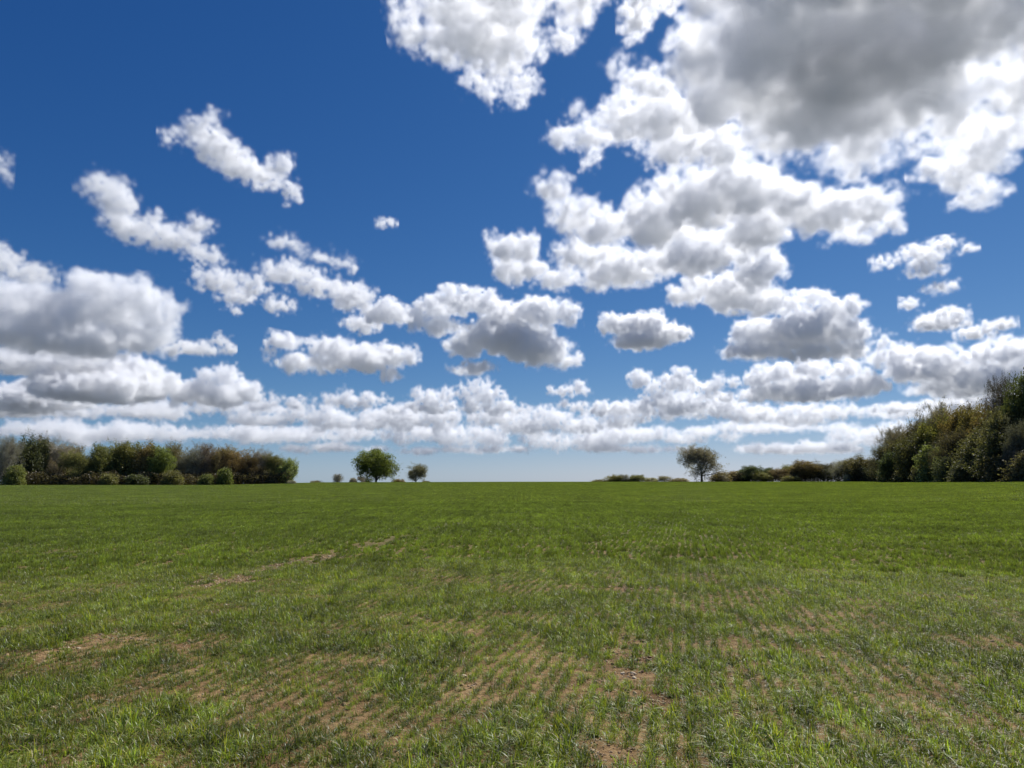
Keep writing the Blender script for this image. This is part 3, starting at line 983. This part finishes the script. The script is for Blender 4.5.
def make_clouds():
    global CLOUD_MAT
    CLOUD_MAT = cloud_material()
    C = cloud
    C([(411, 31, 18, 15), (438, 41, 22, 16), (472, 34, 36, 26), (507, 51, 30, 20), (483, 82, 20, 11), (513, 99, 10, 7), (524, 86, 14, 10), (404, 10, 12, 10), (455, 7, 40, 16),
       (513, 14, 24, 18), (575, 14, 16, 16), (565, 38, 11, 12), (541, 40, 14, 7), (500, -18, 60, 20), (590, -10, 20, 16)],
      'ragged white cloud cut by the top edge, left of centre top', wisp=.5, seed=1, dense=.65)
    C([(637, 20, 13, 14), (664, 5, 14, 8), (643, 0, 18, 12), (633, 38, 7, 9), (655, -14, 20, 12)], 'small bright cloud touching the top edge beside the huge grey cloud', wisp=.5, seed=2, dense=.7)
    C([(770, 30, 60, 40), (760, 82, 48, 36), (820, 60, 70, 56), (900, 50, 66, 50), (970, 20, 60, 40), (850, 112, 56, 34), (795, 132, 42, 24), (920, 92, 46, 28), (866, 145, 32, 15),
       (840, -40, 110, 50), (960, -50, 110, 50), (745, -10, 40, 26), (1040, 0, 60, 40)],
      'huge grey-bellied cloud filling the top right corner', wisp=.3, seed=3, dense=1.5, thick=1.2)
    C([(1003, 98, 22, 20), (952, 128, 28, 14), (985, 150, 26, 22), (958, 172, 28, 18), (976, 194, 18, 13), (1020, 128, 18, 18), (1034, 84, 28, 28), (925, 150, 12, 9)],
      'bright white cloud hanging from the right side of the huge grey cloud', wisp=.45, seed=7, dense=.6, alt=-60)
    C([(618, 66, 7, 8), (637, 82, 18, 14), (660, 89, 20, 15), (691, 38, 17, 18), (700, 62, 20, 24), (561, 137, 13, 12), (575, 116, 9, 9), (592, 137, 20, 15), (623, 123, 30, 20),
       (660, 120, 36, 24), (682, 150, 36, 17), (592, 160, 9, 11), (715, 100, 24, 30), (720, 150, 26, 20)],
      'bright white cloud joined to the left of the huge grey cloud', wisp=.5, seed=4, dense=.65, alt=60)
    C([(553, 193, 17, 15), (571, 217, 22, 17), (602, 232, 30, 17), (580, 257, 26, 15), (637, 198, 11, 9), (659, 221, 36, 26), (698, 206, 38, 28), (742, 192, 38, 24), (756, 228, 34, 22),
       (698, 258, 42, 20), (624, 272, 42, 16), (716, 292, 38, 12), (738, 300, 28, 15), (764, 304, 20, 13), (756, 272, 26, 18), (825, 215, 38, 19), (872, 206, 22, 16), (857, 233, 22, 10), (887, 228, 12, 10), (558, 281, 22, 10), (790, 200, 24, 18)],
      'long bright cloud sweeping across right of centre below the grey one', wisp=.35, seed=5, dense=.85)
    C([(503, 250, 17, 14), (521, 249, 16, 15), (511, 271, 17, 13), (530, 268, 13, 13)], 'round white cloud at the left end of the long bright one', wisp=.3, seed=6)
    C([(178, 140, 11, 7), (203, 130, 15, 12), (216, 150, 20, 16), (237, 168, 19, 13), (259, 178, 18, 11), (281, 168, 11, 12), (290, 192, 9, 11)],
      'slanting white cloud alone in the blue, upper left', wisp=.42, seed=8, dense=.7)
    C([(101, 189, 17, 12), (119, 200, 19, 16), (116, 220, 13, 12), (141, 231, 22, 13), (175, 240, 22, 11), (200, 228, 11, 7), (206, 256, 16, 8), (216, 281, 20, 11), (237, 297, 15, 10), (234, 309, 7, 5)],
      'long slanting cloud below the lone upper left one', wisp=.45, seed=9, dense=.6)
    C([(286, 243, 13, 7), (321, 259, 18, 5), (352, 266, 8, 5), (286, 275, 24, 10), (254, 287, 12, 10), (317, 287, 22, 12), (352, 298, 20, 14), (279, 306, 14, 8), (386, 314, 22, 14), (363, 325, 18, 9)],
      'thin trailing cloud running down towards the middle', wisp=.45, seed=10, dense=.6)
    S = dict(mode='side')
    C([(100, 290, 26, 12), (134, 301, 24, 17), (156, 319, 18, 18), (137, 338, 28, 16), (62, 316, 38, 22), (25, 300, 28, 12), (19, 326, 28, 20), (62, 343, 56, 11), (103, 320, 30, 24), (-25, 315, 30, 24)],
      'largest billowing cloud at the left edge', wisp=.18, seed=11, **S)
    C([(192, 349, 20, 5), (219, 341, 7, 7), (227, 350, 8, 6)], 'small flat cloud right of the largest left one', wisp=.4, seed=12, dense=.7, **S)
    C([(5, 262, 12, 10), (25, 273, 22, 5), (-10, 255, 16, 12)], 'small cloud at the left edge above the largest left one', wisp=.5, seed=13, dense=.6, **S)
    C([(286, 343, 16, 10), (296, 363, 16, 11), (272, 354, 8, 10), (331, 350, 20, 12), (364, 361, 25, 12), (391, 356, 20, 12), (388, 374, 10, 7), (330, 364, 20, 8)],
      'pair of joined puffs below the thin trailing cloud', wisp=.26, seed=14, **S)
    C([(437, 309, 18, 10), (458, 304, 24, 11), (486, 307, 18, 12), (539, 314, 24, 15), (566, 315, 12, 12), (504, 338, 38, 20), (539, 350, 30, 15), (465, 347, 18, 11), (563, 360, 16, 6), (437, 327, 20, 9),
       (472, 369, 18, 5), (416, 316, 14, 7), (505, 318, 24, 14)],
      'big grey-centred cloud in the middle of the sky', wisp=.2, seed=15, **S)
    C([(614, 326, 13, 11), (640, 328, 22, 14), (668, 335, 20, 8), (606, 318, 6, 6), (640, 342, 26, 8)], 'small cloud alone just right of the middle cloud', wisp=.28, seed=16, **S)
    C([(813, 299, 15, 9), (790, 308, 16, 10), (835, 313, 18, 12), (852, 330, 17, 12), (804, 334, 44, 15), (756, 335, 22, 15), (762, 352, 28, 6), (822, 352, 34, 6)], 'domed cloud under the long bright one on the right', wisp=.22, seed=17, **S)
    C([(778, 375, 17, 10), (813, 371, 17, 10), (844, 371, 15, 9), (864, 387, 18, 11), (804, 392, 42, 9), (760, 381, 14, 10)], 'wide cloud below the domed one on the right', wisp=.2, seed=18, **S)
    C([(885, 263, 12, 4), (923, 256, 17, 8), (944, 245, 12, 6), (969, 249, 8, 4), (927, 270, 14, 6), (940, 288, 12, 4)], 'torn wispy cloud on the right', wisp=.55, seed=19, dense=.45, **S)
    C([(941, 323, 20, 7), (955, 316, 10, 5), (909, 305, 8, 5)], 'small wispy cloud beneath the torn one', wisp=.5, seed=20, dense=.6, **S)
    C([(976, 333, 13, 5), (1001, 325, 11, 4)], 'flat wispy cloud near the right edge', wisp=.5, seed=21, dense=.6, **S)
    C([(884, 344, 10, 10), (902, 360, 22, 12), (937, 371, 34, 12), (959, 386, 34, 9), (987, 357, 20, 11), (1012, 353, 20, 11), (994, 381, 30, 11), (1018, 367, 20, 13)], 'band of cloud above the right wood', wisp=.32, seed=22, **S)
    C([(388, 223, 10, 3), (382, 225, 6, 2.5)], 'tiny lone scrap of cloud in the blue', wisp=.6, seed=23, dense=.35, **S)
    C([(2, 158, 7, 6), (6, 178, 5, 7), (-8, 165, 10, 12)], 'torn scrap of cloud at the left edge', wisp=.6, seed=24, dense=.2, **S)
    C([(9, 360, 20, 5), (56, 366, 46, 7), (94, 370, 30, 7), (137, 372, 22, 10), (156, 382, 18, 8), (94, 390, 48, 12), (128, 393, 30, 9)], 'long cloud under the largest left one', wisp=.22, seed=25, **S)
    C([(206, 379, 11, 7), (225, 378, 14, 10), (244, 393, 14, 12), (216, 396, 32, 11), (188, 394, 18, 10)], 'domed cloud low on the left, beyond the small flat one', wisp=.18, seed=26, **S)
    C([(15, 398, 22, 12), (48, 392, 15, 6), (62, 404, 20, 7), (25, 408, 30, 6)], 'flat cloud low at the left edge', wisp=.2, seed=27, **S)
    # the far rows near the horizon
    far = [(321, 408, 24, 12), (345, 402, 20, 12), (381, 396, 22, 10), (405, 404, 26, 12), (430, 404, 18, 11), (470, 404, 18, 8), (490, 394, 20, 14), (511, 404, 22, 10), (552, 393, 18, 13), (575, 402, 24, 12),
           (616, 402, 20, 9), (645, 397, 26, 12), (680, 389, 26, 11), (706, 392, 24, 12), (735, 402, 24, 9), (280, 404, 24, 9), (905, 402, 30, 9), (985, 402, 40, 12), (665, 404, 30, 10), (256, 402, 14, 6),
           (110, 414, 50, 9), (175, 415, 40, 10), (230, 416, 40, 10), (290, 419, 40, 11), (350, 420, 46, 12), (412, 418, 40, 13), (460, 421, 34, 10), (510, 419, 40, 12), (560, 417, 36, 12), (610, 419, 40, 11), (655, 415, 36, 13),
           (705, 414, 40, 13), (755, 418, 40, 10), (810, 417, 38, 9), (865, 418, 40, 8), (940, 418, 40, 8), (40, 418, 44, 8),
           (30, 433, 44, 8), (90, 436, 44, 8), (150, 433, 44, 9), (205, 437, 44, 8), (260, 433, 44, 10), (320, 436, 44, 10), (380, 433, 44, 11), (440, 436, 44, 11), (500, 433, 44, 11), (560, 436, 44, 11), (620, 433, 44, 11),
           (680, 436, 44, 11), (740, 433, 44, 10), (800, 436, 44, 9), (860, 434, 40, 8), (920, 436, 40, 8),
           (345, 449, 40, 4), (470, 451, 50, 3.5), (640, 450, 44, 4), (800, 449, 50, 4)]
    rows = [(385, 405, 'bank of small far cumulus above the lower banks'), (405.5, 427, 'middle bank of far cumulus over the horizon'),
            (430, 440.5, 'low bank of flat far cloud over the horizon'), (445, 460, 'lowest thin line of cloud just over the horizon')]
    for k, (a, b, nm) in enumerate(rows):
        rs = np.random.RandomState(30 + k); bl = []
        for (x, y, rx, ry) in [f_ for f_ in far if a <= f_[1] <= b]:
            x += rs.uniform(-20, 20); y += rs.uniform(-7, 7) * (k < 3); kk = rs.uniform(.5, 1.6)
            for u in np.linspace(-.9, .9, 5) + rs.uniform(-.15, .15, 5):
                bl.append((x + rx * u, y + rs.uniform(-.4, .3) * ry, rx * rs.uniform(.25, .5), ry * kk * rs.uniform(.55, 1.05) * (1 - .3 * abs(u))))
        C(bl, nm, wisp=.3, seed=30 + k, puffs=(7, 4), dense=[.7, .5, .34, .2][k], name='clouds', kind='stuff', mode='side')
    print('voxels', VOXTOT[0])


# ---------------------------------------------------------------- light, sky, camera
def make_light():
    W = bpy.data.worlds.new('World'); sc.world = W; W.use_nodes = True
    t = NT(W.node_tree); bg = W.node_tree.nodes['Background']
    sky = t.n('ShaderNodeTexSky'); sky.sky_type = 'NISHITA'; sky.sun_disc = False
    sky.sun_elevation = R(SUN_EL); sky.sun_rotation = R(SUN_AZ)
    sky.altitude = 0; sky.air_density = 1.0; sky.dust_density = 0.2; sky.ozone_density = 3.0
    # clear spring air: the deep blue of the photograph, per channel
    sp = t.n('ShaderNodeSeparateColor'); cb = t.n('ShaderNodeCombineColor'); t.l(sky.outputs[0], sp.inputs[0])
    for i, (g_, k_) in enumerate(((1.72, .106), (1.40, .256))):
        t.l(t.math('MULTIPLY', t.math('POWER', sp.outputs[i], g_), k_), cb.inputs[i])
    r_, g_, b_ = sp.outputs[0], sp.outputs[1], sp.outputs[2]
    g1 = t.math('MULTIPLY_ADD', r_, .39, t.math('MULTIPLY_ADD', g_, .0165, t.math('MULTIPLY', t.math('POWER', g_, 1.4), .077)))
    t.l(g1, cb.inputs[1])
    t.l(t.math('MULTIPLY_ADD', r_, .314, t.math('MULTIPLY', t.math('POWER', b_, .8), .709)), cb.inputs[2])
    t.l(cb.outputs[0], bg.inputs[0]); bg.inputs[1].default_value = .10
    l = bpy.data.lights.new('sun', 'SUN'); l.energy = 5.0; l.angle = R(.5); l.color = (1, .975, .94)
    lo = link(bpy.data.objects.new('sun', l))
    a, e = R(SUN_AZ), R(SUN_EL)
    lo.rotation_euler = Vector((math.sin(a) * math.cos(e), math.cos(a) * math.cos(e), math.sin(e))).to_track_quat('Z', 'Y').to_euler()
    lo.location = (0, 0, 60)
    cam = bpy.data.cameras.new('camera'); cam.lens = 26; cam.sensor_width = 36; cam.clip_end = 200000; cam.clip_start = .05
    co = link(bpy.data.objects.new('camera', cam)); sc.camera = co
    co.location = (0, 0, EYE); co.rotation_euler = (math.pi / 2 + P, 0, 0)
    v = sc.view_settings; v.view_transform = 'Standard'; v.look = 'None'; v.gamma = 1; v.exposure = .08; v.use_curve_mapping = False
    c = sc.cycles
    c.use_denoising = True; c.max_bounces = 26; c.volume_bounces = 16; c.diffuse_bounces = 3; c.glossy_bounces = 2
    c.transmission_bounces = 4; c.transparent_max_bounces = 16; c.volume_max_steps = 512; c.volume_step_rate = 2.5
    c.sample_clamp_indirect = 8; c.use_adaptive_sampling = True; c.adaptive_threshold = .018; c.denoising_prefilter = 'ACCURATE'


make_light()
make_ground()
make_grass()
make_trees()
make_clouds()
